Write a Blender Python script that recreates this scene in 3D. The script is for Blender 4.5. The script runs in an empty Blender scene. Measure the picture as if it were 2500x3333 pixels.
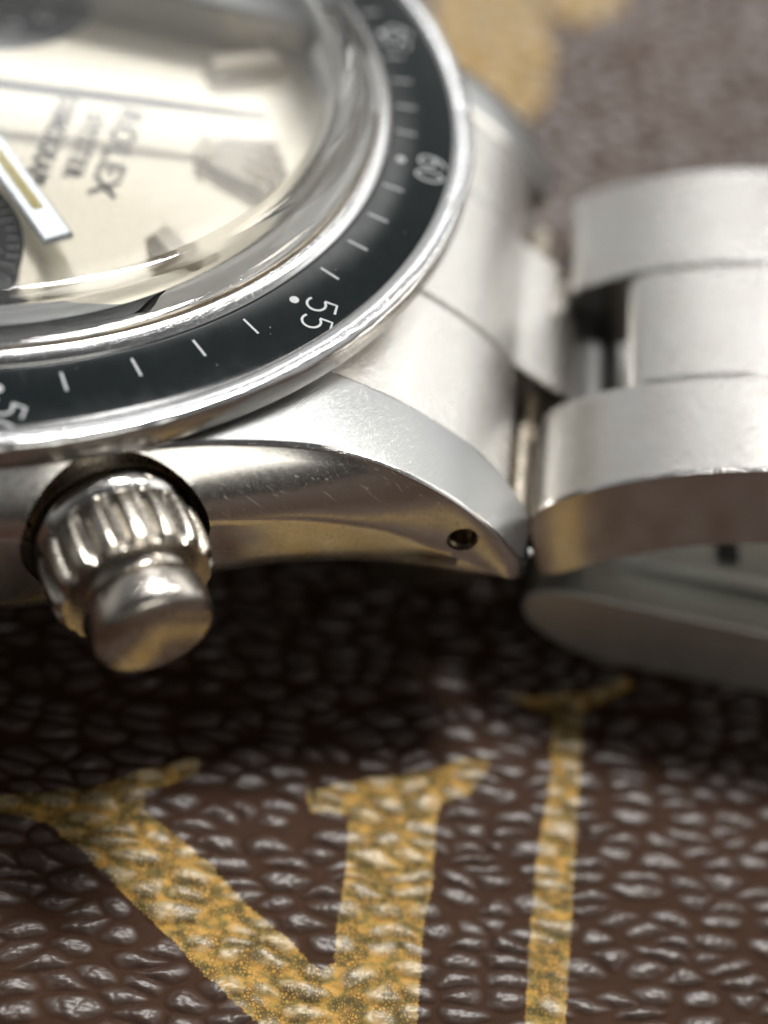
import bpy, bmesh, math, random
import numpy as np
from mathutils import Vector, Matrix

random.seed(7)
rng = np.random.default_rng(11)
scene = bpy.context.scene
COL = scene.collection
H = 13.4            # height of the bezel plane above the leather, millimetres (1 unit = 1 mm)
PI = math.pi

# ------------------------------------------------------------------ camera
R3 = [[0.97937, 0.10961, 0.16978], [0.19429, -0.7418, -0.64186], [0.05558, 0.66161, -0.74779]]
CAM = Vector((14.718, -44.61, 31.583 + H))
cd = bpy.data.cameras.new('camera')
cam = bpy.data.objects.new('camera', cd)
COL.objects.link(cam)
right, down, fwd = (Vector(r) for r in R3)
m = Matrix(((right.x, -down.x, -fwd.x, CAM.x), (right.y, -down.y, -fwd.y, CAM.y), (right.z, -down.z, -fwd.z, CAM.z), (0, 0, 0, 1)))
cam.matrix_world = m
cd.sensor_fit = 'VERTICAL'
cd.sensor_height = 36
cd.sensor_width = 27
cd.lens = 5000 / 3333 * 36
cd.clip_start = 0.5
cd.clip_end = 20000
cd.dof.use_dof = True
cd.dof.focus_distance = 46.4
cd.dof.aperture_fstop = 0.054 / (2 * 1.18)
scene.camera = cam

# ------------------------------------------------------------------ world and lamps
world = bpy.data.worlds.new('World')
scene.world = world
world.use_nodes = True
wn = world.node_tree
wn.nodes.clear()
wo = wn.nodes.new('ShaderNodeOutputWorld')
wb = wn.nodes.new('ShaderNodeBackground')
wt = wn.nodes.new('ShaderNodeTexCoord')
ws = wn.nodes.new('ShaderNodeSeparateXYZ')
wr = wn.nodes.new('ShaderNodeValToRGB')
wm = wn.nodes.new('ShaderNodeMapRange')
wm.inputs['From Min'].default_value = -1
wm.inputs['From Max'].default_value = 1
wn.links.new(wt.outputs['Generated'], ws.inputs[0])
wn.links.new(ws.outputs['Z'], wm.inputs['Value'])
wn.links.new(wm.outputs[0], wr.inputs[0])
wn.links.new(wr.outputs[0], wb.inputs[0])
wn.links.new(wb.outputs[0], wo.inputs[0])
r = wr.color_ramp
r.elements[0].position = 0.0
r.elements[0].color = (0.05, 0.045, 0.04, 1)
r.elements[1].position = 1.0
r.elements[1].color = (0.10, 0.10, 0.11, 1)
for p, c in ((0.5, (0.22, 0.20, 0.18, 1)), (0.58, (0.66, 0.64, 0.61, 1)), (0.7, (0.82, 0.82, 0.80, 1)), (0.83, (0.30, 0.30, 0.30, 1))):
    e = r.elements.new(p)
    e.color = c
# the photographer's side of the room (towards -y) is darker than the shop behind the watch
wy_ = wn.nodes.new('ShaderNodeMapRange')
wy_.interpolation_type = 'SMOOTHSTEP'
for k_, v_ in (('From Min', -0.7), ('From Max', 0.25), ('To Min', 0.16), ('To Max', 0.80)):
    wy_.inputs[k_].default_value = v_
wn.links.new(ws.outputs['Y'], wy_.inputs['Value'])
wn.links.new(wy_.outputs[0], wb.inputs['Strength'])


def lamp(name, direction, dist, sx, sy, radiance, color):
    d = Vector(direction).normalized()
    ld = bpy.data.lights.new(name, 'AREA')
    ld.shape = 'RECTANGLE'
    ld.size, ld.size_y = sx, sy
    ld.energy = radiance * PI * sx * sy
    ld.color = color
    o = bpy.data.objects.new(name, ld)
    COL.objects.link(o)
    o.location = Vector((15, -10, 0)) + d * dist
    o.rotation_euler = (-d).to_track_quat('-Z', 'Y').to_euler()
    return o


lamp('ceiling_lamp', (0.12, 0.40, 1.0), 1500, 400, 240, 125, (1.0, 0.98, 0.95))
lamp('window_lamp', (-0.135, 0.775, 0.616), 1500, 540, 125, 4.3, (1.0, 0.99, 0.97))
lamp('spot_lamp', (0.55, 0.45, 0.75), 1500, 260, 260, 14, (1.0, 0.93, 0.82))
lamp('flank_fill', (0.50, -0.68, 0.34), 1500, 760, 430, 2.7, (1.0, 0.96, 0.87))  # added unseen lamp, gives the case flank its bright upper band
lamp('link_fill', (0.65, 0.62, 0.42), 1500, 1300, 600, 1.15, (1.0, 0.99, 0.96))  # added unseen panel that brightens the end link and far lug

scene.view_settings.view_transform = 'Standard'
scene.view_settings.look = 'None'
scene.view_settings.exposure = 0
scene.view_settings.gamma = 1
cy = scene.cycles
cy.use_denoising = True
cy.max_bounces = 12
cy.transmission_bounces = 10
cy.caustics_reflective = True
cy.caustics_refractive = True
cy.blur_glossy = 0.3
cy.sample_clamp_indirect = 6


# ------------------------------------------------------------------ materials
class NT:
    def __init__(s, name):
        s.mat = bpy.data.materials.new(name)
        s.mat.use_nodes = True
        s.t = s.mat.node_tree
        s.b = s.t.nodes['Principled BSDF']
        s.tc = s.t.nodes.new('ShaderNodeTexCoord')

    def n(s, kind, **kw):
        nd = s.t.nodes.new(kind)
        for k, v in kw.items():
            setattr(nd, k, v)
        return nd

    def l(s, a, b):
        s.t.links.new(a, b)

    def set(s, **kw):
        for k, v in kw.items():
            s.b.inputs[k.replace('_', ' ')].default_value = v

    def mapping(s, scale, rot=(0, 0, 0), src='Object'):
        # turn first, then stretch
        out = s.tc.outputs[src]
        for key, val in (('Rotation', rot), ('Scale', scale)):
            mp = s.n('ShaderNodeMapping')
            mp.inputs[key].default_value = val
            s.l(out, mp.inputs[0])
            out = mp.outputs[0]
        return out

    def noise(s, vec, scale, detail=2, rough=0.5):
        nz = s.n('ShaderNodeTexNoise')
        nz.inputs['Scale'].default_value = scale
        nz.inputs['Detail'].default_value = detail
        nz.inputs['Roughness'].default_value = rough
        s.l(vec, nz.inputs['Vector'])
        return nz.outputs['Fac']

    def ramp(s, fac, stops):
        rp = s.n('ShaderNodeValToRGB')
        els = rp.color_ramp.elements
        els[0].position, els[0].color = stops[0]
        els[1].position, els[1].color = stops[-1]
        for p, c in stops[1:-1]:
            e = els.new(p)
            e.color = c
        s.l(fac, rp.inputs[0])
        return rp.outputs[0]

    def maprange(s, v, a, b, c, d):
        mr = s.n('ShaderNodeMapRange')
        for k, x in zip(('From Min', 'From Max', 'To Min', 'To Max'), (a, b, c, d)):
            mr.inputs[k].default_value = x
        s.l(v, mr.inputs['Value'])
        return mr.outputs[0]

    def math(s, op, a, b=None):
        mt = s.n('ShaderNodeMath', operation=op)
        for i, v in enumerate((a, b)):
            if v is None:
                continue
            if isinstance(v, (int, float)):
                mt.inputs[i].default_value = v
            else:
                s.l(v, mt.inputs[i])
        return mt.outputs[0]

    def mix(s, fac, a, b):
        mx = s.n('ShaderNodeMix', data_type='RGBA')
        for sock, v in ((mx.inputs[0], fac), (mx.inputs[6], a), (mx.inputs[7], b)):
            if isinstance(v, (int, float, tuple)):
                sock.default_value = v
            else:
                s.l(v, sock)
        return mx.outputs[2]

    def bump(s, h, strength, dist=0.02, prev=None):
        bp = s.n('ShaderNodeBump')
        bp.inputs['Strength'].default_value = strength
        bp.inputs['Distance'].default_value = dist
        s.l(h, bp.inputs['Height'])
        if prev is not None:
            s.l(prev, bp.inputs['Normal'])
        return bp.outputs[0]


def g(v, a=1):
    return (v, v, v, a)


def steel(name, col=(0.66, 0.655, 0.64), rough=(0.1, 0.22), brush=None, brush_strength=0.15, grime=0.25, scratches=0.25, glitter=0.0, grit=0.05):
    k = NT(name)
    k.set(Metallic=1.0)
    v = k.mapping((1, 1, 1))
    big = k.noise(v, 0.45, 4, 0.6)
    fine = k.noise(v, 6.0, 4, 0.65)
    c = k.mix(k.maprange(big, 0.35, 0.7, 0, grime), (*col, 1), (col[0] * 0.72, col[1] * 0.66, col[2] * 0.58, 1))
    spots = k.maprange(k.noise(v, 3.2, 6, 0.75), 0.66, 0.74, 0, grime)
    c = k.mix(spots, c, (col[0] * 0.4, col[1] * 0.35, col[2] * 0.3, 1))
    k.l(c, k.b.inputs['Base Color'])
    rg = k.math('ADD', k.maprange(fine, 0.3, 0.7, rough[0], rough[1]), k.maprange(spots, 0, 1, 0, 0.25))
    k.l(rg, k.b.inputs['Roughness'])
    nrm = None
    if brush:
        b1 = k.noise(k.mapping(brush[0], brush[1]), 1.0, 3, 0.6)
        nrm = k.bump(b1, brush_strength, 0.02)
    if scratches:
        for rx, ry, rz in ((0.3, 0.75, 0.2), (0.1, 0.95, 0.9), (0.5, -0.6, -0.4), (0.0, 0.1, 1.2)):
            sc = k.noise(k.mapping((0.55, 34, 34), (rx, ry, rz)), 1.0, 1, 0.3)
            line = k.maprange(sc, 0.72, 0.78, 0, 1)
            nrm = k.bump(line, scratches, 0.012, nrm)
    nrm = k.bump(fine, grit, 0.02, nrm)
    if glitter:
        nrm = k.bump(k.noise(v, 26, 2, 0.7), glitter, 0.008, nrm)
    k.l(nrm, k.b.inputs['Normal'])
    return k.mat


M_POL = steel('polished_steel', rough=(0.09, 0.2), scratches=0.3, grime=0.35)
M_FLANK = steel('worn_flank_steel', col=(0.66, 0.65, 0.63), rough=(0.13, 0.21), scratches=0.7, grime=0.25)
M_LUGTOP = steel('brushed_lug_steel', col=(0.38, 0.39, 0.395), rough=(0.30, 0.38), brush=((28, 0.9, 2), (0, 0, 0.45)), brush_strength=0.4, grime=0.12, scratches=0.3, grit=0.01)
M_BRAC = steel('brushed_bracelet_steel', col=(0.62, 0.61, 0.59), rough=(0.19, 0.27), brush=((0.8, 20, 20), (0, 0, 0)), brush_strength=0.45, grime=0.2, scratches=0.4, glitter=0.3)
M_SIDE = steel('bracelet_side_steel', col=(0.6, 0.58, 0.55), rough=(0.12, 0.2), scratches=0.2, grime=0.2)
M_CLASP = steel('clasp_steel', col=(0.64, 0.65, 0.62), rough=(0.35, 0.5), scratches=0.2, grime=0.4)
M_CLASPSIDE = steel('dull_clasp_side_steel', col=(0.58, 0.54, 0.50), rough=(0.42, 0.55), scratches=0.2, grime=0.4)
M_PIN = steel('gap_shade_pin_steel', col=(0.10, 0.10, 0.10), rough=(0.4, 0.5), scratches=0, grime=0.6)  # near-black: shade of the gap between links put into the pin colour
M_DARK = steel('recess_shade_steel', col=(0.42, 0.38, 0.32), rough=(0.2, 0.35), scratches=0, grime=0.6)  # darker than the other steels, shade of recesses put into the colour
M_PUSH = steel('pusher_steel', col=(0.50, 0.47, 0.42), rough=(0.2, 0.34), brush=((10, 10, 2), (0, 0, 0)), brush_strength=0.1, grime=0.5, scratches=0.2)
M_CAP = steel('patinated_cap_steel', col=(0.56, 0.53, 0.49), rough=(0.15, 0.3), brush=((16, 3, 16), (0, 0, 0.5)), brush_strength=0.1, grime=0.8, scratches=0.3, glitter=0.15)
M_BEZ = steel('bezel_rim_steel', col=(0.68, 0.69, 0.70), rough=(0.13, 0.22), scratches=0.3, grime=0.2, glitter=0.08)
M_BEZSIDE = steel('bezel_side_steel', col=(0.6, 0.58, 0.55), rough=(0.16, 0.28), brush=((3, 3, 30), (0, 0, 0)), brush_strength=0.12, scratches=0.25, grime=0.35)


def plain(name, col, rough=0.5, metallic=0.0, nscale=2.0, var=0.1, **kw):
    k = NT(name)
    k.set(Metallic=metallic)
    f = k.noise(k.mapping((1, 1, 1)), nscale, 4, 0.6)
    c = k.mix(k.maprange(f, 0.3, 0.7, 0, 1), (*[x * (1 - var) for x in col], 1), (*[min(1, x * (1 + var)) for x in col], 1))
    k.l(c, k.b.inputs['Base Color'])
    k.l(k.maprange(f, 0.3, 0.7, rough * 0.85, rough * 1.15), k.b.inputs['Roughness'])
    for a, b in kw.items():
        k.b.inputs[a.replace('_', ' ')].default_value = b
    return k.mat


def insert_mat():
    k = NT('black_insert_acrylic')
    v = k.mapping((1, 1, 1))
    dust = k.maprange(k.noise(v, 9, 3, 0.7), 0.74, 0.8, 0, 0.25)
    c = k.mix(dust, (0.006, 0.0085, 0.0095, 1), (0.10, 0.10, 0.10, 1))
    k.l(c, k.b.inputs['Base Color'])
    k.l(k.maprange(k.noise(v, 1.3, 4, 0.6), 0.3, 0.7, 0.10, 0.15), k.b.inputs['Roughness'])
    k.set(IOR=1.36)
    sc = k.noise(k.mapping((0.3, 30, 5), (0, 0, 1.0)), 1.0, 1, 0.3)
    nrm = k.bump(k.maprange(sc, 0.72, 0.76, 0, 1), 0.15, 0.01)
    k.l(nrm, k.b.inputs['Normal'])
    return k.mat


M_INSERT = insert_mat()
M_PRINT = plain('silver_print', (0.32, 0.335, 0.34), 0.5, 0.0, 12, 0.15)
M_TEXT = plain('dark_dial_print', (0.05, 0.05, 0.048), 0.5)
M_SUB = plain('black_subdial', (0.018, 0.02, 0.022), 0.45)
M_LUME = plain('aged_lume', (0.78, 0.66, 0.26), 0.6, nscale=8)
M_HAND = plain('hand_steel', (0.62, 0.66, 0.70), 0.2, 1.0, 1.0, 0.05)
M_NEEDLE = plain('dark_needle_steel', (0.012, 0.013, 0.015), 0.6, 0.0)
M_MARK = plain('marker_steel', (0.72, 0.66, 0.56), 0.45, 0.45, 3.0, 0.1)


def dial_mat():
    k = NT('silver_cream_dial')
    v = k.mapping((1, 1, 1))
    f = k.noise(v, 7.0, 6, 0.75)
    c = k.mix(k.maprange(f, 0.35, 0.65, 0, 1), (0.82, 0.76, 0.63, 1), (0.92, 0.86, 0.73, 1))
    k.l(c, k.b.inputs['Base Color'])
    k.set(Metallic=0.85)
    k.l(k.maprange(f, 0.3, 0.7, 0.26, 0.34), k.b.inputs['Roughness'])
    k.l(k.bump(f, 0.2, 0.02), k.b.inputs['Normal'])
    return k.mat


M_DIAL = dial_mat()


def crystal_mat():
    k = NT('acrylic_crystal')
    k.set(Base_Color=(0.985, 0.985, 0.975, 1), Roughness=0.0, IOR=1.49)
    k.b.inputs['Transmission Weight'].default_value = 1.0
    v = k.mapping((1, 1, 1))
    sc = k.noise(k.mapping((0.3, 18, 18), (0.2, 0.3, 0.8)), 1.0, 1, 0.3)
    nrm = k.bump(k.maprange(sc, 0.72, 0.76, 0, 1), 0.1, 0.01)
    nrm = k.bump(k.noise(v, 0.8, 2), 0.02, 0.05, nrm)
    k.l(nrm, k.b.inputs['Normal'])
    return k.mat


M_GLASS = crystal_mat()


def leather_mat():
    k = NT('printed_brown_leather')
    v = k.mapping((1, 1, 1))
    base = k.mix(k.maprange(k.math('ADD', k.noise(v, 1.6, 4, 0.6), k.maprange(k.noise(v, 0.12, 3, 0.6), 0.3, 0.7, -0.25, 0.25)), 0.2, 0.8, 0, 1), (0.025, 0.0105, 0.0048, 1), (0.036, 0.0165, 0.0085, 1))
    at = k.n('ShaderNodeAttribute', attribute_name='print_distance')
    ht = k.n('ShaderNodeAttribute', attribute_name='grain_height')
    edge = k.math('ADD', at.outputs['Fac'], k.maprange(k.noise(v, 7.0, 4, 0.75), 0.25, 0.75, -0.09, 0.09))
    inside = k.maprange(edge, -0.02, 0.03, 0, 1)
    # screen printed gold: orange flecks over an olive brown ground, broken by a fine mesh
    f1 = k.noise(k.mapping((1.0, 1.5, 1)), 1.9, 3, 0.6)
    gold = k.ramp(f1, [(0.38, (0.15, 0.108, 0.032, 1)), (0.46, (0.25, 0.17, 0.048, 1)), (0.54, (0.36, 0.20, 0.046, 1)), (0.64, (0.40, 0.245, 0.07, 1))])
    pale = k.math('MULTIPLY', k.maprange(ht.outputs['Fac'], 0.25, 0.6, 0, 1), k.maprange(k.noise(v, 2.7, 2, 0.5), 0.35, 0.55, 0.2, 0.85))  # sheen on the raised grain put into the colour as a pale tone
    gold = k.mix(pale, gold, (0.33, 0.25, 0.12, 1))
    vo = k.n('ShaderNodeTexVoronoi', feature='DISTANCE_TO_EDGE')
    vo.inputs['Scale'].default_value = 8.5
    k.l(v, vo.inputs['Vector'])
    mesh_ = k.maprange(vo.outputs['Distance'], 0.10, 0.26, 1, 0)
    patch = k.maprange(k.noise(k.mapping((1, 1, 1), (0, 0, 0.6)), 1.1, 3, 0.6), 0.42, 0.54, 0.12, 1)
    specks = k.math('MULTIPLY', mesh_, patch)
    gold = k.mix(k.math('MULTIPLY', specks, 0.75), gold, (0.035, 0.027, 0.012, 1))
    k.l(k.mix(inside, base, gold), k.b.inputs['Base Color'])
    fine = k.noise(v, 14.0, 5, 0.7)
    # handling has polished the raised grain, the valleys between stay matt
    worn = k.maprange(ht.outputs['Fac'], 0.05, 0.60, 0, 1)
    k.l(k.math('ADD', k.maprange(fine, 0.3, 0.7, -0.05, 0.05), k.maprange(worn, 0, 1, 0.70, 0.50)), k.b.inputs['Roughness'])
    k.l(k.maprange(worn, 0, 1, 0.10, 0.8), k.b.inputs['Specular IOR Level'])
    k.set(IOR=1.5)
    nrm = k.bump(fine, 0.35, 0.012)
    nrm = k.bump(k.noise(v, 34.0, 2, 0.6), 0.4, 0.006, nrm)
    nrm = k.bump(k.noise(v, 4.0, 3, 0.6), 0.25, 0.03, nrm)
    k.l(nrm, k.b.inputs['Normal'])
    return k.mat


M_LEATHER = leather_mat()


# ------------------------------------------------------------------ helpers
def mesh_obj(name, verts, faces, mats, parent=None, smooth=True, angle=35, mat_idx=None, loc=None):
    me = bpy.data.meshes.new(name)
    me.from_pydata([tuple(v) for v in verts], [], faces)
    if not isinstance(mats, (list, tuple)):
        mats = [mats]
    for mm in mats:
        me.materials.append(mm)
    if mat_idx is not None:
        me.polygons.foreach_set('material_index', mat_idx)
    bm = bmesh.new()
    bm.from_mesh(me)
    bmesh.ops.recalc_face_normals(bm, faces=bm.faces)
    if all(e.is_manifold for e in bm.edges) and bm.calc_volume(signed=True) < 0:
        bmesh.ops.reverse_faces(bm, faces=bm.faces)
    bm.to_mesh(me)
    bm.free()
    if smooth:
        me.shade_smooth()
        me.set_sharp_from_angle(angle=math.radians(angle))
    o = bpy.data.objects.new(name, me)
    COL.objects.link(o)
    if parent is not None:
        o.parent = parent
    if loc is not None:
        o.location = loc
    return o


WATCH = bpy.data.objects.new('wristwatch', None)
COL.objects.link(WATCH)
WATCH['label'] = 'steel chronograph wristwatch with black bezel and cream dial lying on printed brown leather'
WATCH['category'] = 'wristwatch'
UP = (0, 0, H)


def part(name, verts, faces, mats, parent=None, **kw):
    if parent is None:
        return mesh_obj(name, verts, faces, mats, WATCH, loc=UP, **kw)
    return mesh_obj(name, verts, faces, mats, parent, **kw)


def pol(r_, a, z=0):
    a = math.radians(a)
    return (r_ * math.cos(a), -r_ * math.sin(a), z)


def lathe(profile, segs=256, closed=False):
    """profile of (r, z) turned about the z axis"""
    vs, fs = [], []
    n = len(profile)
    for i in range(segs):
        a = 2 * PI * i / segs
        ca, sa = math.cos(a), math.sin(a)
        for r_, z in profile:
            vs.append((r_ * ca, r_ * sa, z))
    m_ = n if closed else n - 1
    for i in range(segs):
        j = (i + 1) % segs
        for k in range(m_):
            k2 = (k + 1) % n
            fs.append((i * n + k, j * n + k, j * n + k2, i * n + k2))
    return vs, fs


def inset_poly(pts, d):
    n = len(pts)
    area = sum(pts[i][0] * pts[(i + 1) % n][1] - pts[(i + 1) % n][0] * pts[i][1] for i in range(n))
    s = 1 if area > 0 else -1
    out = []
    for i in range(n):
        p0, p1, p2 = Vector(pts[i - 1]), Vector(pts[i]), Vector(pts[(i + 1) % n])
        e1, e2 = (p1 - p0).normalized(), (p2 - p1).normalized()
        n1, n2 = Vector((-e1.y, e1.x)) * s, Vector((-e2.y, e2.x)) * s
        b = (n1 + n2)
        b = b / max(0.3, b.dot(b) / 2) if b.length > 1e-6 else n1
        out.append(tuple(p1 + b * d))
    return out


def extrude_xz(pts, y0, y1, bev=0.1, lean=0.0, drop=1.0):
    """closed profile in x-z pulled from y0 to y1 with chamfered ends; last two faces are the end caps"""
    n = len(pts)
    ins = inset_poly(pts, bev * drop)
    rings = [(ins, y0), (pts, y0 + bev), (pts, y1 - bev), (ins, y1)]
    vs, fs, mi = [], [], []
    zt_ = max(p[1] for p in pts)
    for ri, (ring, y) in enumerate(rings):
        vs += [(x, y - (lean * (zt_ - z) if ri < 2 else 0), z) for x, z in ring]
    for k in range(3):
        for i in range(n):
            j = (i + 1) % n
            fs.append((k * n + i, k * n + j, (k + 1) * n + j, (k + 1) * n + i))
            mi.append(0)
    fs.append(tuple(range(n)))
    fs.append(tuple(range(3 * n, 4 * n)))
    mi += [1, 1]
    return vs, fs, mi


def ribbon_profile(top, thick):
    """closed outline below a top polyline, with rounded ends"""
    T = [Vector(p) for p in top]
    nrm = []
    for i in range(len(T)):
        a, b = T[max(0, i - 1)], T[min(len(T) - 1, i + 1)]
        e = (b - a).normalized()
        nrm.append(Vector((e.y, -e.x)))
    raw = [t + n_ * thick for t, n_ in zip(T, nrm)]
    bot = [raw[-1]]
    for q in raw[-2::-1]:           # walk back and drop points where the offset folds over
        if (bot[-1] - q).dot(T[-1] - T[0]) > 0.02:
            bot.append(q)
    bot = bot[::-1]
    def cap(t, b, outward):
        res = []
        for k in range(1, 6):
            u = k / 6
            w = math.sin(u * PI)
            res.append(t.lerp(b, u) + outward * (w ** 0.6) * 0.28 * thick * 0.35)
        return res
    eS = (T[0] - T[1]).normalized()
    eE = (T[-1] - T[-2]).normalized()
    pts = T + cap(T[-1], bot[-1], eE) + bot[::-1] + cap(bot[0], T[0], eS)
    return [(p.x, p.y) for p in pts]


def spline(pts, n=6):
    out = []
    P = [Vector(p) for p in pts]
    for i in range(len(P) - 1):
        p0, p1, p2, p3 = P[max(0, i - 1)], P[i], P[i + 1], P[min(len(P) - 1, i + 2)]
        for k in range(n):
            t = k / n
            q = 0.5 * ((2 * p1) + (p2 - p0) * t + (2 * p0 - 5 * p1 + 4 * p2 - p3) * t * t + (3 * p1 - p0 - 3 * p2 + p3) * t ** 3)
            out.append(tuple(q))
    out.append(tuple(P[-1]))
    return out


# ------------------------------------------------------------------ leather surface
def cellular(x, y, sx, sy, seed):
    """distance to the nearest and second nearest jittered point, and a random number per cell"""
    gr = np.random.default_rng(seed)
    tab = gr.random((256, 256, 3))
    u, v = x / sx, y / sy
    iu, iv = np.floor(u).astype(int), np.floor(v).astype(int)
    f1 = np.full(x.shape, 9.0)
    f2 = np.full(x.shape, 9.0)
    rid = np.zeros(x.shape)
    for di in (-1, 0, 1):
        for dj in (-1, 0, 1):
            ci, cj = iu + di, iv + dj
            t = tab[ci % 256, cj % 256]
            d = np.hypot(u - ci - 0.5 - (t[..., 0] - 0.5) * 0.95, v - cj - 0.5 - (t[..., 1] - 0.5) * 0.95)
            near = d < f1
            f2 = np.where(near, f1, np.minimum(f2, d))
            rid = np.where(near, t[..., 2], rid)
            f1 = np.where(near, d, f1)
    return f1, f2, rid


def vnoise(x, y, s, seed):
    gr = np.random.default_rng(seed)
    tab = gr.random((256, 256))
    u, v = x / s, y / s
    iu, iv = np.floor(u).astype(int), np.floor(v).astype(int)
    fu, fv = u - iu, v - iv
    fu, fv = fu * fu * (3 - 2 * fu), fv * fv * (3 - 2 * fv)
    a = tab[iu % 256, iv % 256]
    b = tab[(iu + 1) % 256, iv % 256]
    c = tab[iu % 256, (iv + 1) % 256]
    d = tab[(iu + 1) % 256, (iv + 1) % 256]
    return (a * (1 - fu) + b * fu) * (1 - fv) + (c * (1 - fu) + d * fu) * fv - 0.5


def poly_sdf(x, y, poly):
    d2 = np.full(x.shape, 1e9)
    ins = np.zeros(x.shape, bool)
    n = len(poly)
    for i in range(n):
        ax, ay = poly[i]
        bx, by = poly[(i + 1) % n]
        ex, ey = bx - ax, by - ay
        t = np.clip(((x - ax) * ex + (y - ay) * ey) / (ex * ex + ey * ey + 1e-12), 0, 1)
        d2 = np.minimum(d2, (x - ax - t * ex) ** 2 + (y - ay - t * ey) ** 2)
        c = ((ay > y) != (by > y)) & (x < (bx - ax) * (y - ay) / (by - ay + 1e-12) + ax)
        ins ^= c
    d = np.sqrt(d2)
    return np.where(ins, d, -d)


PRINT = [
    [(6.76, -20.35), (7.11, -19.96), (9.88, -19.05), (12.14, -17.63), (13.12, -17.18), (13.17, -17.88), (11.59, -18.86), (11.73, -19.52), (12.81, -20.14), (14.25, -21.07), (15.44, -22.02), (17.41, -23.28), (18.19, -23.94), (19.41, -26.39), (20.69, -27.96), (20.0, -28.22), (18.32, -26.95), (16.62, -25.91), (15.13, -24.98), (13.91, -24.04), (12.67, -23.15), (10.69, -21.79), (8.85, -20.61), (7.29, -20.59)],
    [(16.83, -17.75), (18.46, -16.97), (18.87, -16.81), (21.06, -15.95), (22.11, -15.33), (23.04, -15.12), (22.91, -15.65), (22.38, -16.63), (21.42, -17.21), (21.33, -18.07), (21.43, -20.12), (21.27, -21.86), (21.31, -23.48), (21.35, -25.04), (21.25, -26.43), (20.84, -28.01), (20.15, -28.27), (18.64, -26.15), (17.77, -25.18), (18.19, -23.94), (18.59, -23.54), (18.5, -22.25), (18.52, -20.03), (18.38, -18.3), (17.1, -18.48)],
    [(23.4, -12.33), (24.99, -11.96), (26.78, -11.29), (27.96, -10.36), (28.24, -10.73), (27.24, -11.56), (26.31, -12.35), (26.21, -15.42), (26.16, -18.26), (26.09, -21.76), (26.01, -24.19), (26.01, -28.57), (24.72, -28.79), (24.72, -24.42), (24.72, -22.02), (24.84, -18.53), (25.2, -15.05), (25.15, -12.62), (24.12, -12.59)],
    [(15.64, 37.74), (20.23, 39.7), (22.65, 34.86), (23.5, 31.03), (23.51, 26.53), (22.18, 23.22), (19.84, 24.31), (17.63, 27.23)],
    [(22.08, 39.42), (27.23, 41.6), (27.64, 36.88), (25.16, 34.07), (23.02, 34.35)]]


def axis_lines(lo, a, b, hi, fine, coarse):
    l1 = [a - coarse * (1.25 ** k - 1) / 0.25 for k in range(1, 60)]
    l1 = [v for v in l1 if v > lo][::-1]
    l2 = [b + coarse * (1.25 ** k - 1) / 0.25 for k in range(1, 60)]
    l2 = [v for v in l2 if v < hi]
    return np.array([lo] + l1 + list(np.arange(a, b + fine / 2, fine)) + l2 + [hi])


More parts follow.
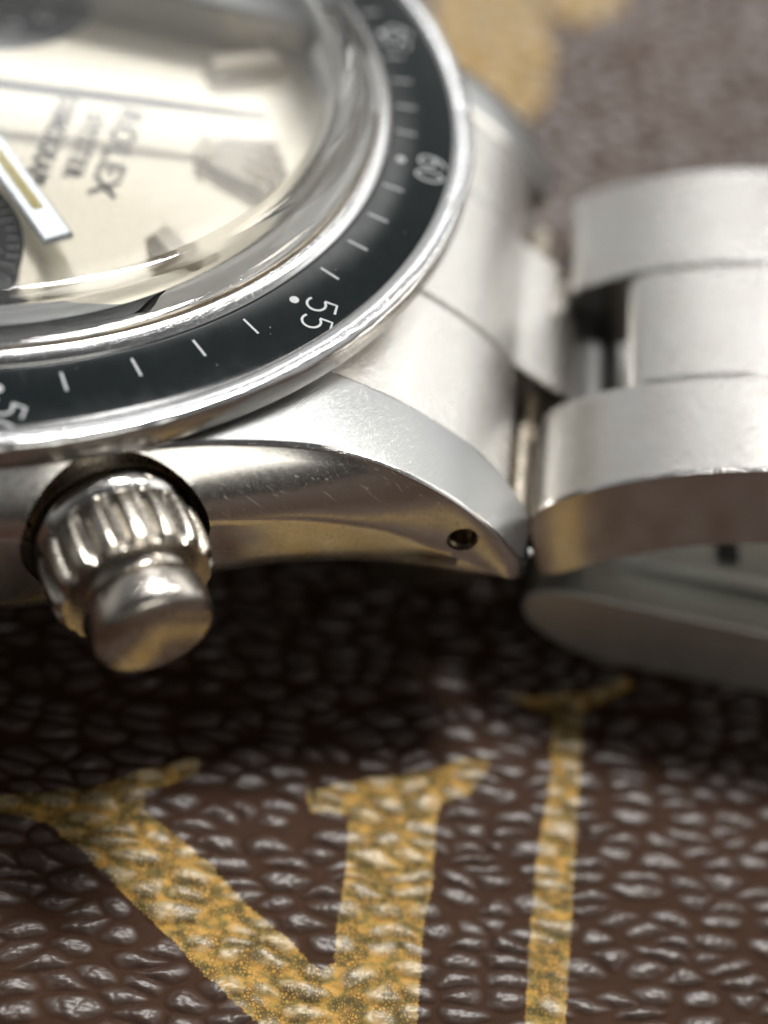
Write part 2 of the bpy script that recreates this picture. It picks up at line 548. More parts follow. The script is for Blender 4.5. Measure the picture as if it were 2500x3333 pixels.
def build_leather():
    xs = axis_lines(-160, 3, 40, 240, 0.055, 0.10)
    ys = axis_lines(-120, -31, -8, 320, 0.055, 0.10)
    # keep the sheet fairly fine around the watch so that print edges stay smooth
    def refine(a, lo, hi, step):
        out = [a[0]]
        for v in a[1:]:
            if lo < v < hi and v - out[-1] > step:
                k = int(math.ceil((v - out[-1]) / step))
                out += list(np.linspace(out[-1], v, k + 1)[1:])
            else:
                out.append(v)
        return np.array(out)
    xs = refine(refine(xs, -25, 75, 0.5), 38, 52, 0.16)
    ys = refine(refine(ys, -55, 75, 0.5), -9, 42, 0.16)
    X, Y = np.meshgrid(xs, ys, indexing='ij')
    sp = np.maximum(np.gradient(xs)[:, None], np.gradient(ys)[None, :])
    fade = np.clip((0.3 - sp) / 0.2, 0, 1)
    ca, sa = math.cos(0.10), math.sin(0.10)
    U, V = X * ca + Y * sa, -X * sa + Y * ca
    wx = 0.55 * vnoise(U, V, 1.7, 1) + 0.18 * vnoise(U, V, 0.5, 2)
    wy = 0.40 * vnoise(U, V, 1.5, 3) + 0.12 * vnoise(U, V, 0.5, 4)
    f1, f2, rid = cellular(U + wx, V + 0.9 * wy, 1.5, 0.68, 5)
    q_ = np.clip((f2 - f1) / 0.6, 0, 1)
    blob = np.clip(1 - (f1 / (0.51 + 0.26 * rid)) ** 2.6, 0, 1)
    dome = blob * np.sin(q_ * PI / 2)
    g1, g2, gid = cellular(U + 0.5 * wx, V + 0.5 * wy, 0.5, 0.2, 9)
    wrinkle = np.clip(1 - (g2 - g1) / 0.30, 0, 1)
    top = np.clip((dome - 0.35) / 0.5, 0, 1)
    hh = dome * (0.6 + 0.6 * rid) + 0.25 * q_ - 0.20 * wrinkle * top + 0.14 * vnoise(U, V, 0.2, 12) * top + 0.22 * vnoise(U, V, 2.6, 6)
    Z = 0.18 * hh * fade - 0.14
    dome = dome * fade + 0.19 * (1 - fade)
    sd = np.full(X.shape, -9.0)
    for p in PRINT:
        sd = np.maximum(sd, poly_sdf(X, Y, p))
    nx, ny = X.shape
    co = np.stack([X, Y, Z], -1).reshape(-1, 3).astype(np.float32)
    idx = np.arange(nx * ny).reshape(nx, ny)
    quads = np.stack([idx[:-1, :-1], idx[1:, :-1], idx[1:, 1:], idx[:-1, 1:]], -1).reshape(-1, 4).astype(np.int32)
    me = bpy.data.meshes.new('leather_surface')
    me.vertices.add(len(co))
    me.vertices.foreach_set('co', co.ravel())
    me.loops.add(quads.size)
    me.loops.foreach_set('vertex_index', quads.ravel())
    me.polygons.add(len(quads))
    me.polygons.foreach_set('loop_start', np.arange(0, quads.size, 4, dtype=np.int32))
    me.polygons.foreach_set('loop_total', np.full(len(quads), 4, np.int32))
    me.update(calc_edges=True)
    me.shade_smooth()
    for nm, arr in (('print_distance', sd), ('grain_height', dome)):
        at = me.attributes.new(nm, 'FLOAT', 'POINT')
        at.data.foreach_set('value', arr.reshape(-1).astype(np.float32))
    me.materials.append(M_LEATHER)
    o = bpy.data.objects.new('leather_surface', me)
    COL.objects.link(o)
    o['kind'] = 'structure'
    return o


build_leather()

# ------------------------------------------------------------------ bezel
bez_prof = [(14.92, -1.0), (14.92, 0.30), (14.93, 0.33), (15.02, 0.335), (15.33, 0.12), (15.36, 0.08), (15.36, -0.05), (17.58, -0.1), (17.60, 0.0),
            (17.63, 0.03), (17.9, 0.075), (18.20, 0.125), (18.30, 0.08), (18.35, 0.0), (18.37, -0.08), (18.38, -0.2), (18.40, -0.74), (18.36, -0.83), (18.2, -0.88), (16.2, -0.90)]
# worn rim: small dents round the outer edge
vs, fs = lathe(bez_prof, 720)
npf = len(bez_prof)
dn = np.zeros(720)
for c_, a_, w_ in [(rng.uniform(0, 720), rng.uniform(0.006, 0.028), rng.uniform(0.8, 5)) for _ in range(150)]:
    i_ = np.arange(720)
    dd = np.minimum(np.abs(i_ - c_), 720 - np.abs(i_ - c_))
    dn += a_ * np.exp(-(dd / w_) ** 2)
for i in range(720):
    for k in (11, 12, 13, 14):
        x, y, z = vs[i * npf + k]
        f = 1 - dn[i] * (0.5 if k in (11, 14) else 1.0) / 18
        vs[i * npf + k] = (x * f, y * f, z - dn[i] * (0.5 if k == 11 else 0.9) * (k < 14))
mi = [1 if 14 <= k % (npf - 1) else 0 for k in range(len(fs))]
BEZEL = part('bezel', vs, fs, [M_BEZ, M_BEZSIDE], mat_idx=mi, angle=50)
ins_prof = [(15.37, 0.02), (15.40, 0.08), (15.5, 0.09), (17.45, 0.01), (17.56, -0.01), (17.585, -0.05)]
part('bezel_insert', *lathe(ins_prof, 360), M_INSERT, BEZEL)


def zi(r_):
    return 0.09 - 0.08 * (r_ - 15.5) / 1.95 + 0.006


def ribbon(path, w, zf, closed=False, thick=0.012):
    """flat printed stroke along a path of (x, y) points lying on height zf(r)"""
    P = [Vector(p) for p in path]
    n = len(P)
    vs_, fs_ = [], []
    for i in range(n):
        a = P[(i - 1) % n] if closed else P[max(0, i - 1)]
        b = P[(i + 1) % n] if closed else P[min(n - 1, i + 1)]
        e = (b - a).normalized()
        nn = Vector((-e.y, e.x)) * w / 2
        for s in (1, -1):
            q = P[i] + nn * s
            vs_.append((q.x, q.y, zf(q.length)))
    for i in range(n if closed else n - 1):
        j = (i + 1) % n
        fs_.append((2 * i, 2 * i + 1, 2 * j + 1, 2 * j))
    return vs_, fs_


def sheet(name, lists, mat, parent, thick=0.012):
    V_, F_ = [], []
    for v_, f_ in lists:
        o_ = len(V_)
        V_ += list(v_)
        F_ += [tuple(i + o_ for i in f) for f in f_]
    ob = mesh_obj(name, V_, F_, mat, parent, smooth=False)
    md = ob.modifiers.new('thickness', 'SOLIDIFY')
    md.thickness = thick
    md.offset = 0
    return ob


TICKS = {48: 81, 49: 75.5, 51: 62.0, 52: 54.4, 53: 47.15, 54: 40.45, 56: 27.35, 57: 21.0, 58: 15.05, 59: 8.65, 61: -2.95, 62: -8.5, 63: -14.2, 64: -19.6, 66: -30, 67: -35}
for kk, a in TICKS.items():
    r0 = 15.55 + 0.25 * min(1, abs(a) / 40 if a > 0 else 0)
    p0, p1 = pol(r0, a), pol(r0 + 0.70, a)
    n_ = 8
    path = [(p0[0] + (p1[0] - p0[0]) * i / n_, p0[1] + (p1[1] - p0[1]) * i / n_) for i in range(n_ + 1)]
    sheet('tick_mark', [ribbon(path, 0.072, zi)], M_PRINT, BEZEL)
for a, r_ in ((33.7, 16.08), (2.75, 15.88), (-25.0, 15.85), (68.5, 16.15)):
    c = Vector(pol(r_, a))
    ring = [(c.x + 0.15 * math.cos(t), c.y + 0.15 * math.sin(t)) for t in np.linspace(0, 2 * PI, 24, endpoint=False)]
    vs_ = [(x, y, zi(math.hypot(x, y))) for x, y in ring]
    sheet('index_dot', [(vs_, [tuple(range(24))])], M_PRINT, BEZEL)


def arc(cx, cy, rx, ry, a0, a1, n=18):
    return [(cx + rx * math.cos(math.radians(a0 + (a1 - a0) * i / n)), cy + ry * math.sin(math.radians(a0 + (a1 - a0) * i / n))) for i in range(n + 1)]


# digits in a box 0.62 wide, 1 high (reading to the right, up = up)
DIG = {
    '5': [[(0.56, 1.0), (0.12, 1.0), (0.07, 0.58)] + arc(0.29, 0.32, 0.31, 0.32, 125, -140, 20)],
    '0': [arc(0.31, 0.5, 0.29, 0.5, 90, 450, 30)],
    '6': [arc(0.31, 0.31, 0.29, 0.31, 90, 450, 24), [(0.50, 0.98)] + arc(0.52, 0.40, 0.50, 0.58, 105, 178, 10)],
}


def numeral(txt, cx, cy, h, w, gap, stroke=0.1, rot=-3.0):
    """glyph up points to the 12 o'clock side (+x), reading runs towards -y"""
    lists = []
    ra = math.radians(rot)
    ca, sa = math.cos(ra), math.sin(ra)
    tot = w * len(txt) + gap * (len(txt) - 1)
    for i, ch in enumerate(txt):
        for path in DIG[ch]:
            q = []
            for u, v in path:
                px_, py_ = (v - 0.5) * h, tot / 2 - (i * (w + gap) + u / 0.62 * w)
                q.append((cx + px_ * ca - py_ * sa, cy + px_ * sa + py_ * ca))
            closed = False
            lists.append(ribbon(q, stroke, zi))
    return sheet('numeral', lists, M_PRINT, BEZEL)


numeral('55', 14.21, -9.30, 0.92, 0.56, 0.22, 0.078)
numeral('60', 16.94, -0.90, 0.92, 0.56, 0.22, 0.078)
numeral('65', 14.97, 6.68, 0.92, 0.56, 0.22, 0.078)
numeral('50', 6.35, -16.05, 0.92, 0.56, 0.22, 0.078)

# ------------------------------------------------------------------ crystal, rehaut, dial
outer = [(0.0, 2.05), (4, 2.0), (8, 1.86), (11, 1.68), (12.8, 1.52), (13.5, 1.43), (13.8, 1.36), (13.97, 1.22), (14.08, 1.05), (14.30, 0.78), (14.5, 0.60), (14.66, 0.50), (14.86, 0.47), (14.86, 0.40), (14.86, -0.93), (13.40, -2.52)]
inner = [(13.30, -2.52), (13.28, -0.4), (13.27, 0.44), (13.20, 0.50), (12.9, 0.52), (11, 0.62), (8, 0.76), (4, 0.86), (0.0, 0.90)]
part('crystal', *lathe(outer + inner, 240), M_GLASS, angle=60)
M_REHAUT = plain('satin_tension_ring', (0.74, 0.73, 0.70), 0.45, 0.35, 3, 0.06)
M_GRIME = plain('grime', (0.20, 0.15, 0.10), 0.6, 0.3, 6, 0.6)
gv, gf = lathe([(14.87, 0.36), (14.875, 0.40), (14.90, 0.405), (14.93, 0.34)], 720)
gv = [(x, y, z + 0.035 * rng.random() * (z > 0.39)) for x, y, z in gv]
part('crystal_seam', gv, gf, M_GRIME)
part('rehaut_ring', *lathe([(14.89, 0.34), (14.89, -0.97), (13.43, -2.56), (13.25, -2.56), (13.25, -2.8)], 240), M_REHAUT)
DZ = -2.6
th = np.linspace(0, 2 * PI, 200, endpoint=False)
dv = [(0, 0, 0)] + [(13.6 * math.cos(t), 13.6 * math.sin(t), 0) for t in th]
DIAL = part('dial', [(x, y, z + DZ) for x, y, z in dv], [(0, 1 + i, 1 + (i + 1) % 200) for i in range(200)], M_DIAL)
for cx_, cy_, rr in ((0.1, -7.2, 4.25), (-0.7, 7.4, 4.0), (-7.2, 0, 4.1)):
    v_, f_ = lathe([(0.001, 0.004), (rr - 0.06, 0.004), (rr, 0.03), (rr + 0.02, 0.0)], 120)
    sub = mesh_obj('subdial', [(x + cx_, y + cy_, z + DZ + 0.004) for x, y, z in v_], f_, M_SUB, DIAL)
    lists = []
    for i in range(60):
        a = 2 * PI * i / 60
        l0 = rr - (0.75 if i % 5 == 0 else 0.5)
        path = [(cx_ + q * math.cos(a), cy_ + q * math.sin(a)) for q in (l0, rr - 0.12)]
        lists.append(ribbon(path, 0.07, lambda r_: DZ + 0.022))
    for i in range(12):
        a = 2 * PI * i / 12 + 0.1
        cx2, cy2 = cx_ + (rr - 1.4) * math.cos(a), cy_ + (rr - 1.4) * math.sin(a)
        lists.append(ribbon([(cx2 + 0.25 * math.cos(t), cy2 + 0.36 * math.sin(t)) for t in np.linspace(0, 2 * PI, 14)], 0.12, lambda r_: DZ + 0.022))
    sheet('subdial_scale', lists, M_PRINT, DIAL, 0.006)['kind'] = 'stuff'
    # small subdial hand
    a = math.radians(3)
    ux, uy = math.cos(a), math.sin(a)
    hv = [(cx_ - ux * 0.8 + uy * 0.22, cy_ - uy * 0.8 - ux * 0.22), (cx_ + ux * (rr - 0.55), cy_ + uy * (rr - 0.55)), (cx_ - ux * 0.8 - uy * 0.22, cy_ - uy * 0.8 + ux * 0.22)]
    hv3 = [(x, y, DZ + 0.25) for x, y in hv] + [(x, y, DZ + 0.33) for x, y in hv]
    mesh_obj('subdial_hand', hv3, [(0, 1, 2), (3, 4, 5), (0, 1, 4, 3), (1, 2, 5, 4), (2, 0, 3, 5)], M_PRINT, DIAL, smooth=False)


def text_mesh(body, cx, cy, size, xscale=1.0, spacing=1.0):
    cu = bpy.data.curves.new('dial_lettering', 'FONT')
    cu.body = body
    cu.size = size
    cu.align_x = 'CENTER'
    cu.align_y = 'CENTER'
    cu.space_character = spacing
    cu.extrude = 0.008
    cu.offset = 0.028
    cu.resolution_u = 3
    tmp = bpy.data.objects.new('tmp', cu)
    COL.objects.link(tmp)
    bpy.context.view_layer.update()
    me = bpy.data.meshes.new_from_object(tmp.evaluated_get(bpy.context.evaluated_depsgraph_get()))
    bpy.data.objects.remove(tmp)
    me.name = 'dial_lettering'
    me.transform(Matrix.Diagonal((xscale, 1, 1, 1)))
    # glyph up -> +x, reading -> -y
    me.transform(Matrix(((0, 1, 0, cx), (-1, 0, 0, cy), (0, 0, 1, DZ + 0.02), (0, 0, 0, 1))))
    me.materials.clear()
    me.materials.append(M_TEXT)
    o = bpy.data.objects.new('dial_lettering', me)
    COL.objects.link(o)
    o.parent = DIAL


text_mesh('ROLEX', 6.0, -0.6, 1.25, 1.18, 1.15)
text_mesh('OYSTER', 4.85, -0.6, 0.85, 1.1, 1.2)
text_mesh('COSMOGRAPH', 3.75, -0.6, 0.95, 0.9, 1.05)


# hour markers: faceted bars with a lume end
def bar(name, r0, r1, w, h, ang, z0, mat, parent, tip=0.0, cx=0, cy=0, bevel=0.28):
    a = math.radians(-ang)
    u = Vector((math.cos(a), math.sin(a)))
    n_ = Vector((-u.y, u.x))
    vs_ = []
    for rr_, zz, ww, ins in ((r0, 0, w, 0), (r1, 0, w, 0), (r0, h * 0.6, w, 0), (r1, h * 0.6, w, 0)):
        for s in (1, -1):
            q = u * rr_ + n_ * (s * ww / 2)
            vs_.append((q.x + cx, q.y + cy, z0 + zz))
    for rr_ in (r0 + bevel * 0.6, r1 - bevel * 0.6):
        for s in (1, -1):
            q = u * rr_ + n_ * (s * (w / 2 - bevel * 0.5))
            vs_.append((q.x + cx, q.y + cy, z0 + h))
    # indices: 0,1 r0 bottom; 2,3 r1 bottom; 4,5 r0 mid; 6,7 r1 mid; 8,9 r0 top; 10,11 r1 top
    fs_ = [(0, 1, 5, 4), (2, 6, 7, 3), (0, 4, 6, 2), (1, 3, 7, 5), (4, 5, 9, 8), (6, 10, 11, 7), (4, 8, 10, 6), (5, 7, 11, 9), (8, 9, 11, 10), (0, 2, 3, 1)]
    return mesh_obj(name, vs_, fs_, mat, parent, smooth=False)


for hr in (1, 2, 4, 5, 7, 8, 10, 11):
    bar('hour_marker', 9.45, 12.3, 0.95, 0.62, hr * 30 if hr < 6 else hr * 30 - 360, DZ, M_MARK, DIAL)

# applied crown emblem at twelve: oval foot and five prongs with small balls
cv, cf = [], []


def add_prism(poly, z0, z1):
    o_ = len(cv)
    n_ = len(poly)
    cx_ = sum(p[0] for p in poly) / n_
    cy_ = sum(p[1] for p in poly) / n_
    for x, y in poly:
        cv.append((x, y, z0))
    for x, y in poly:
        cv.append((cx_ + (x - cx_) * 0.86, cy_ + (y - cy_) * 0.86, z1))
    cf.append(tuple(o_ + i for i in range(n_)))
    cf.append(tuple(o_ + n_ + i for i in range(n_)))
    for i in range(n_):
        j = (i + 1) % n_
        cf.append((o_ + i, o_ + j, o_ + n_ + j, o_ + n_ + i))


CX = 8.95
add_prism([(CX + 0.34 * math.cos(t), 0.72 * math.sin(t)) for t in np.linspace(0, 2 * PI, 24, endpoint=False)], DZ, DZ + 0.5)
for k_ in range(5):
    L = (2.2, 2.5, 2.65, 2.5, 2.2)[k_]
    yb, yt = 0.27 * (k_ - 2), 0.60 * (k_ - 2)
    add_prism([(CX + 0.3, yb - 0.2), (CX + 1.3, 0.5 * (yb + yt) - 0.24), (CX + L, yt - 0.05), (CX + L, yt + 0.05), (CX + 1.3, 0.5 * (yb + yt) + 0.24), (CX + 0.3, yb + 0.2)], DZ, DZ + 0.44)
    add_prism([(CX + L + 0.05 + 0.14 * math.cos(t), yt + 0.14 * math.sin(t)) for t in np.linspace(0, 2 * PI, 12, endpoint=False)], DZ, DZ + 0.48)
add_prism([(CX + 0.2, -0.68), (CX + 1.35, -1.02), (CX + 1.5, 0), (CX + 1.35, 1.02), (CX + 0.2, 0.68)], DZ, DZ + 0.36)
mesh_obj('crown_emblem', cv, cf, M_MARK, DIAL, smooth=False)

# hands
HA = 49.4
hh_ = bar('hour_hand', -1.6, 8.35, 1.02, 0.16, HA, -2.05, M_HAND, WATCH, bevel=0.16)
hh_.location = UP
lu = bar('lume_strip', 3.0, 6.9, 0.34, 0.04, HA, -1.89, M_LUME, hh_, bevel=0.04)
mh = bar('minute_hand', -1.6, 12.2, 0.95, 0.16, 200, -1.85, M_HAND, WATCH, bevel=0.16)
mh.location = UP
# tapered chronograph needle
a = math.radians(8.6)
u = Vector((math.cos(a), math.sin(a)))
n_ = Vector((-u.y, u.x))
nv = []
for rr_, w_ in ((-3.5, 0.44), (0.0, 0.50), (7.2, 0.42), (10.9, 0.10)):
    for s in (1, -1):
        for zz in (0, 0.11):
            q = u * rr_ + n_ * (s * w_ / 2)
            nv.append((q.x, q.y, -1.62 + zz))
nf = []
for i in range(3):
    b0, b1 = 4 * i, 4 * i + 4
    nf += [(b0, b1, b1 + 2, b0 + 2), (b0 + 1, b0 + 3, b1 + 3, b1 + 1), (b0, b0 + 1, b1 + 1, b1), (b0 + 2, b1 + 2, b1 + 3, b0 + 3)]
nf += [(0, 2, 3, 1), (12, 13, 15, 14)]
part('chronograph_hand', nv, nf, M_NEEDLE, smooth=False)
part('hand_boss', *lathe([(0.001, -1.4), (0.5, -1.42), (0.6, -1.5), (0.6, -2.6)], 48), M_HAND)

# ------------------------------------------------------------------ case with lugs
TX = [0, 9, 12, 13.3, 15.2, 17, 18, 19.5, 20.7, 21.5, 22.0, 22.35]
TZ = [-0.95, -0.95, -1.0, -1.15, -1.40, -1.93, -2.33, -3.12, -4.05, -4.9, -5.5, -6.0]
BX = [0, 7, 10, 13.8, 15.9, 18.5, 20.4, 21.9, 22.35]
BZ = [-7.2, -7.1, -6.6, -6.2, -6.35, -6.65, -6.8, -6.85, -6.8]
YX = [0, 3, 5, 8, 9.5, 11, 12.5, 14, 15.5, 17, 18.5, 20, 22.5]
YO = [18.6, 18.4, 18.1, 17.25, 16.65, 16.0, 15.4, 14.75, 14.15, 13.6, 13.25, 13.0, 12.7]
SX = [0, 12, 14, 16, 18, 20, 22.5]
SI = [1.25, 1.2, 1.05, 0.75, 0.35, 0.14, 0.08]


def smooth_interp(X_, Y_):
    xs_ = np.linspace(X_[0], X_[-1], 400)
    ys_ = np.interp(xs_, X_, Y_)
    k_ = np.ones(21) / 21
    for _ in range(2):
        yp = np.r_[2 * ys_[0] - ys_[10:0:-1], ys_, 2 * ys_[-1] - ys_[-2:-12:-1]]
        ys_ = np.convolve(yp, k_, 'valid')
    return lambda x: float(np.interp(x, xs_, ys_))


fT, fB, fY, fS = smooth_interp(TX, TZ), smooth_interp(BX, BZ), smooth_interp(YX, YO), smooth_interp(SX, SI)


def flank(sign, yin, yscale=1.0, yoff=0.0):
    """one side of the case, lug to lug; sign -1 is the side towards the camera"""
    sta = np.unique(np.r_[np.linspace(-22.35, 22.35, 200), np.linspace(18, 22.35, 40), np.linspace(-22.35, -18, 40)])
    rings, mi_ = [], []
    for x in sta:
        ax = abs(x)
        zt, zb, yo, s_ = fT(ax), fB(ax), fY(ax) * yscale + yoff, fS(ax)
        # round the tip end over
        e = max(0.0, (ax - 21.7) / 0.65)
        zt -= 0.0
        zb += 0.12 * e * e
        yo -= 0.28 * e * e
        ymid = yin + 0.4 * (yo - s_ - yin)
        pts = [(yin, zb), (yin, zt - 0.22), (yin + 0.10, zt - 0.06), (ymid, zt + 0.02), (yo - s_ - 0.16, zt - 0.02), (yo - s_ - 0.02, zt - 0.10)]
        span = min(2.3, (zt - zb) * 0.6)
        for u_ in (0.0, 0.12, 0.25, 0.4, 0.55, 0.7, 0.85, 1.0):
            pts.append((yo - s_ * (1 - u_) ** 1.7, zt - 0.18 - span * u_))
        pts += [(yo - 0.14, zb + 0.9), (yo - 0.20, zb + 0.45), (yo - 0.26, zb + 0.2), (yo - 0.42, zb + 0.05), (yo - 0.65, zb)]
        rings.append([(x, sign * y_, z_) for y_, z_ in pts])
    n_p = len(rings[0])
    vs_ = [p for rg in rings for p in rg]
    fs_, m_ = [], []
    for i in range(len(rings) - 1):
        for k in range(n_p):
            k2 = (k + 1) % n_p
            fs_.append((i * n_p + k, (i + 1) * n_p + k, (i + 1) * n_p + k2, i * n_p + k2))
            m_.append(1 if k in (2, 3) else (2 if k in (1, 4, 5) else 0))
    fs_.append(tuple(range(n_p)))
    fs_.append(tuple(range((len(rings) - 1) * n_p, len(rings) * n_p)))
    m_ += [1, 1]
    return vs_, fs_, m_


def tidy(vs_, fs_, m_, name, mats):
    return part(name, vs_, fs_, mats, mat_idx=m_, angle=28)


def cyl_between(p0, p1, rad, n_=64):
    p0, p1 = Vector(p0), Vector(p1)
    d = (p1 - p0).normalized()
    t = Vector((0, 0, 1)) if abs(d.z) < 0.9 else Vector((1, 0, 0))
    a_, b_ = d.cross(t).normalized(), None
    b_ = d.cross(a_)
    vs_ = []
    for p in (p0, p1):
        for i in range(n_):
            t_ = 2 * PI * i / n_
            vs_.append(tuple(p + (a_ * math.cos(t_) + b_ * math.sin(t_)) * rad))
    fs_ = [(i, (i + 1) % n_, n_ + (i + 1) % n_, n_ + i) for i in range(n_)]
    fs_ += [tuple(range(n_)), tuple(range(n_, 2 * n_))]
    return vs_, fs_


def cut(ob, cutters):
    for vs_, fs_ in cutters:
        c_ = mesh_obj('cutter', vs_, fs_, M_DARK, None, smooth=False)
        c_.location = UP
        md = ob.modifiers.new('cut', 'BOOLEAN')
        md.object = c_
        md.operation = 'DIFFERENCE'
        md.solver = 'EXACT'
        md.material_mode = 'TRANSFER'
        bpy.context.view_layer.update()
        me = bpy.data.meshes.new_from_object(ob.evaluated_get(bpy.context.evaluated_depsgraph_get()))
        ob.modifiers.clear()
        ob.data = me
        bpy.data.objects.remove(c_)
    ob.data.shade_smooth()
    ob.data.set_sharp_from_angle(angle=math.radians(28))


PA = 59.4
PZ = -3.75
ax_u = Vector((math.cos(math.radians(PA)), -math.sin(math.radians(PA)), 0))


def onaxis(r_):
    return ax_u * r_ + Vector((0, 0, PZ))


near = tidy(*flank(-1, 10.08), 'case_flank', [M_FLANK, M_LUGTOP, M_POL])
cut(near, [cyl_between((20.0, -14.5, -4.75), (20.0, -11.9, -4.75), 0.44, 40), cyl_between((20.0, -14.5, -4.75), (20.0, -12.8, -4.75), 0.50, 40), cyl_between(onaxis(16.9), onaxis(24), 2.72, 96)])
wn_ = near.modifiers.new('even_normals', 'WEIGHTED_NORMAL')
wn_.keep_sharp = True
far_v, far_f, far_m = flank(1, 7.0, 0.62, 1.6)
tidy(far_v, far_f, far_m, 'case_flank', [M_FLANK, M_LUGTOP, M_POL])
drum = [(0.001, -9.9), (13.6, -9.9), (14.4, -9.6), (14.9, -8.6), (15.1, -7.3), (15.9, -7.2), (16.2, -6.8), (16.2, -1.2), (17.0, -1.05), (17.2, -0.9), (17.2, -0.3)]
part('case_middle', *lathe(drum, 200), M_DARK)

# ------------------------------------------------------------------ pusher


def turned(profile, n_=160, flute=None):
    """profile of (distance along the axis, radius), turned about the pusher axis"""
    a_ = Vector((0, 0, 1))
    b_ = ax_u.cross(a_)
    vs_, fs_ = [], []
    m_ = len(profile)
    for i in range(n_):
        t = 2 * PI * i / n_
        for k, (d_, r_) in enumerate(profile):
            rr_ = r_
            if flute:
                rr_ = r_ + flute(k, t)
            vs_.append(tuple(onaxis(d_) + (a_ * math.cos(t) + b_ * math.sin(t)) * rr_))
    for i in range(n_):
        j = (i + 1) % n_
        for k in range(m_ - 1):
            fs_.append((i * m_ + k, j * m_ + k, j * m_ + k + 1, i * m_ + k + 1))
    return vs_, fs_


PUSH = part('pusher', *turned([(16.8, 1.9), (17.7, 1.95), (18.0, 2.15), (18.25, 2.30), (18.6, 2.38), (18.95, 2.38), (19.12, 2.28), (19.2, 2.0)]), M_POL)
NF = 16


def fl(k, t):
    amp = (0, 0.06, 0.22, 0.30, 0.31, 0.31, 0.29, 0.20, 0.05, 0, 0)[k]
    w_ = 0.5 - 0.5 * math.cos(NF * t)
    return -amp * min(1.0, 1.25 * w_ ** 2.4)


kn_prof = [(19.1, 1.7), (19.14, 2.2), (19.28, 2.38), (19.5, 2.44), (19.85, 2.46), (20.35, 2.46), (20.7, 2.44), (20.95, 2.36), (21.08, 2.2), (21.06, 1.95), (20.9, 1.3)]
mesh_obj('fluted_collar', *turned(kn_prof, NF * 24, fl), M_PUSH, PUSH, angle=32)
mesh_obj('pusher_cap', *turned([(20.7, 1.66), (21.15, 1.68), (21.25, 1.60), (21.35, 1.58), (21.45, 1.64), (21.55, 1.78), (21.7, 1.83), (22.3, 1.82), (22.52, 1.78), (22.66, 1.70), (22.76, 1.56), (22.86, 1.2), (22.93, 0.7), (22.96, 0.3), (22.97, 0.001)]), M_CAP, PUSH, angle=60)
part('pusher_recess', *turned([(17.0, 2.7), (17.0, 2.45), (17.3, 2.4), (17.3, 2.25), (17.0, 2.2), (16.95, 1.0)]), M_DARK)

# ------------------------------------------------------------------ end link
el_top = spline([(14.3, -1.35), (15.4, -1.75), (17.1, -2.25), (18.6, -2.92), (19.8, -3.6), (20.8, -4.45), (21.35, -5.1)], 5)
el_side = [(x, z) for x, z in el_top] + [(21.5, -5.4), (21.55, -6.0), (21.5, -8.0), (20.5, -8.6), (16.6, -7.0), (14.3, -4.0)]
el_mid_top = spline([(14.3, -1.3), (15.4, -1.68), (17.1, -2.18), (18.6, -2.85), (19.8, -3.53), (20.8, -4.34), (21.3, -4.72), (22.1, -5.15), (23.0, -5.6), (23.6, -5.98), (23.82, -6.4)], 5)
el_mid = el_mid_top + [(23.86, -7.2), (23.7, -7.8), (23.3, -8.4), (22.4, -8.8), (20.5, -8.6), (16.6, -7.0), (14.3, -4.0)]
v_, f_, m_ = extrude_xz(el_side, -10.0, -4.5, 0.09)
part('end_link', v_, f_, [M_BRAC, M_SIDE], mat_idx=m_, angle=40)
v_, f_, m_ = extrude_xz(el_mid, -4.44, 2.36, 0.09)
part('end_link', v_, f_, [M_BRAC, M_SIDE], mat_idx=m_, angle=40)
v_, f_, m_ = extrude_xz(el_side, 2.42, 6.95, 0.09)
part('end_link', v_, f_, [M_BRAC, M_SIDE], mat_idx=m_, angle=40)

# ------------------------------------------------------------------ bracelet: first long row, then rows curling over and back beneath
row_top = [(22.45, -5.95), (22.75, -5.45), (23.2, -5.0), (24.2, -4.2), (25.6, -3.36), (27.3, -2.58), (29.1, -1.98), (31.2, -1.55), (33.2, -1.45), (35.0, -1.75)]
mid_top = [(25.1, -3.95), (25.3, -3.62), (25.8, -3.28), (27.3, -2.60), (29.1, -2.0), (31.2, -1.57), (33.2, -1.47), (35.0, -1.77)]
near_prof = spline(row_top, 6) + [(35.2, -2.4), (35.2, -4.6)] + spline([(35.0, -5.0), (33, -4.75), (31.2, -4.85), (30.3, -5.13), (28, -5.95), (26, -7.05), (24.6, -8.05)], 4) + [(23.95, -8.55), (23.6, -8.72), (23.35, -8.6), (23.1, -8.1), (22.75, -7.2), (22.5, -6.5)]
far_top = [(23.2, -5.15), (23.5, -4.75), (24.3, -4.13)] + row_top[4:]
far_prof = ribbon_profile(spline(far_top, 6), 3.2)
mid_prof = ribbon_profile(spline(mid_top, 6), 2.9)
YS = (-10.0, -5.56, 0.38, 6.2)


def link(prof, y0, y1):
    v__, f__, m__ = extrude_xz(prof, y0, y1, 0.15, 0.05 if y0 < -9 else 0, 0.2)
    n_ = len(prof)
    m__[:n_] = [2] * n_
    return part('bracelet_link', v__, f__, [M_BRAC, M_SIDE, M_POL], mat_idx=m__, angle=8)


link(near_prof, YS[0], YS[1])
link(mid_prof, YS[1] + 0.04, YS[2] - 0.04)
link(far_prof, YS[2], YS[3])
part('link_pin', *cyl_between((24.6, YS[0] + 0.6, -7.6), (24.6, YS[3] - 0.6, -7.6), 1.2, 40), M_PIN)  # hinge pin thickened to fill the gap and keep it dark
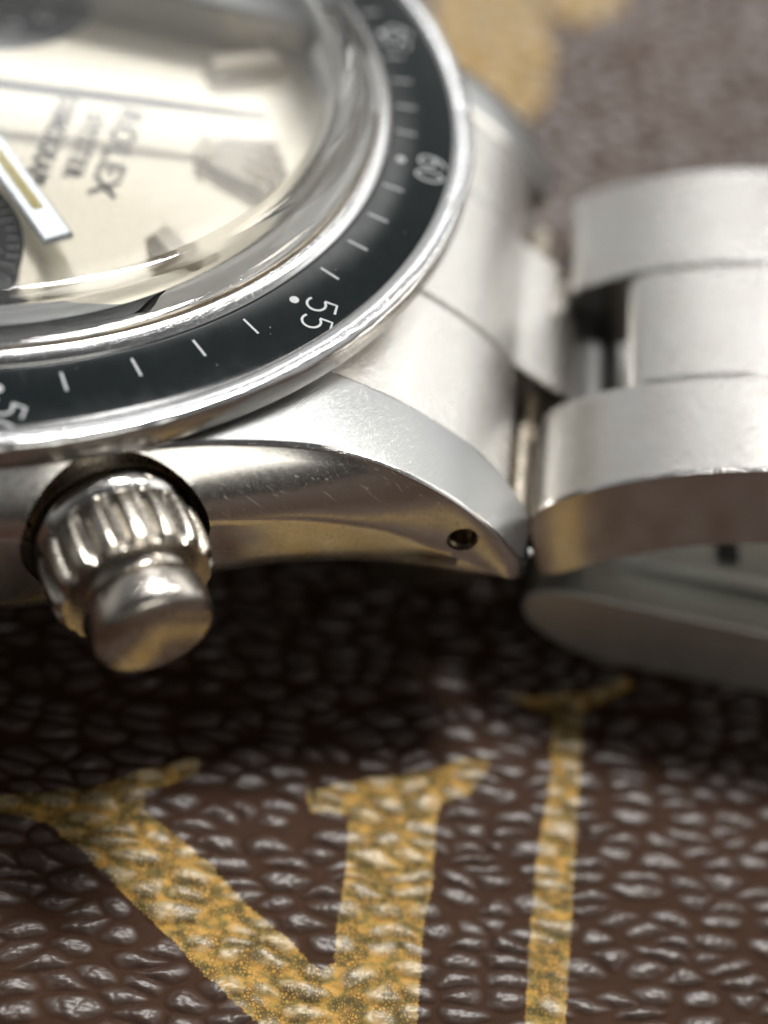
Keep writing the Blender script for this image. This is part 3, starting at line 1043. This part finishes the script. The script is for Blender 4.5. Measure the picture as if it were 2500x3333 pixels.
# rows beyond the frame that carry the loop round and down to the leather
loop = [(35.3, -1.8), (38.5, -2.9), (41.4, -5.0), (43.2, -8.0), (43.4, -11.0)]
for i in range(len(loop) - 2):
    a_, b_ = Vector(loop[i]), Vector(loop[i + 1])
    d_ = (b_ - a_).normalized()
    a2, b2 = a_ + d_ * 0.06, b_ - d_ * 0.06
    pr = ribbon_profile([tuple(a2), tuple(a2.lerp(b2, 0.33)), tuple(a2.lerp(b2, 0.66)), tuple(b2)], 2.9)
    for y0, y1 in ((YS[0], YS[1]), (YS[1] + 0.04, YS[2] - 0.04), (YS[2], YS[3])):
        link(pr, y0, y1)

# folded clasp lying on the leather under the loop
cl_prof = spline([(23.4, -11.0), (23.9, -10.55), (25.0, -10.35), (28, -10.4), (34, -10.5), (44, -10.6)], 4) + \
    [(44.2, -13.3)] + spline([(34, -13.38), (28, -13.36), (26.0, -13.2), (24.7, -12.7), (23.8, -12.1), (23.4, -11.5)], 4)
v_, f_, m_ = extrude_xz(cl_prof, -9.6, 6.4, 0.06, 0.14)
CLASP = part('clasp', v_, f_, [M_CLASP, M_CLASPSIDE], mat_idx=m_, angle=40)
bl = spline([(26.2, -10.2), (28.5, -9.75), (33, -9.5), (44, -9.45)], 4) + [(44, -10.2), (33, -10.3), (26.2, -10.35)]
v_, f_, m_ = extrude_xz(bl, -7.9, 4.4, 0.08)
mesh_obj('clasp_blade', v_, f_, [M_CLASP, M_CLASP], CLASP, mat_idx=m_, angle=40)
v_, f_ = [], []
bx0, bx1, by0, by1, bz0, bz1 = 30.15, 30.95, -7.3, -6.4, -9.75, -9.44
for z in (bz0, bz1):
    for x, y in ((bx0, by0), (bx1, by0), (bx1, by1), (bx0, by1)):
        v_.append((x, y, z))
mesh_obj('slot_shade_block', v_, [(0, 1, 2, 3), (4, 5, 6, 7), (0, 1, 5, 4), (1, 2, 6, 5), (2, 3, 7, 6), (3, 0, 4, 7)], M_SUB, CLASP, smooth=False)  # solid black block for the open slot, its shade put into the colour
# darker bracelet section tucked beneath the lug
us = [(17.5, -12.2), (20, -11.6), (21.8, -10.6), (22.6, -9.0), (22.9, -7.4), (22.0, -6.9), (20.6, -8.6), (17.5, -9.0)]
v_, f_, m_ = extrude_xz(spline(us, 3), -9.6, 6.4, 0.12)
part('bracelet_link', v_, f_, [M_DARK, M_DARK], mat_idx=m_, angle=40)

# dust specks stuck to the steel
dv_, df_ = [], []


def speck(x, y, z, s):
    o_ = len(dv_)
    n_, m_ = 8, 5
    sq = random.uniform(0.7, 1.3)
    for j in range(m_ + 1):
        f_ = PI * j / m_
        for i in range(n_):
            t_ = 2 * PI * i / n_
            k_ = s * (1 + 0.2 * math.sin(2 * t_ + f_))
            dv_.append((x + k_ * sq * math.sin(f_) * math.cos(t_), y + k_ * math.sin(f_) * math.sin(t_), z + k_ * math.cos(f_)))
    for j in range(m_):
        for i in range(n_):
            df_.append((o_ + j * n_ + i, o_ + j * n_ + (i + 1) % n_, o_ + (j + 1) * n_ + (i + 1) % n_, o_ + (j + 1) * n_ + i))


M_DUST = plain('dust', (0.62, 0.62, 0.6), 0.8)
speck(26.2, -10.03, -3.75, 0.06)
speck(26.9, -10.03, -4.6, 0.07)
speck(24.9, -10.03, -5.6, 0.05)
speck(24.6, -10.03, -6.0, 0.04)
speck(22.42, -11.6, -6.3, 0.15)
for _ in range(14):
    a = random.uniform(-10, 75)
    rr_ = random.uniform(15.5, 17.4)
    x, y, _z = pol(rr_, a)
    speck(x, y, zi(rr_), random.uniform(0.008, 0.022))
du = part('dust_specks', dv_, df_, M_DUST)
du['kind'] = 'stuff'
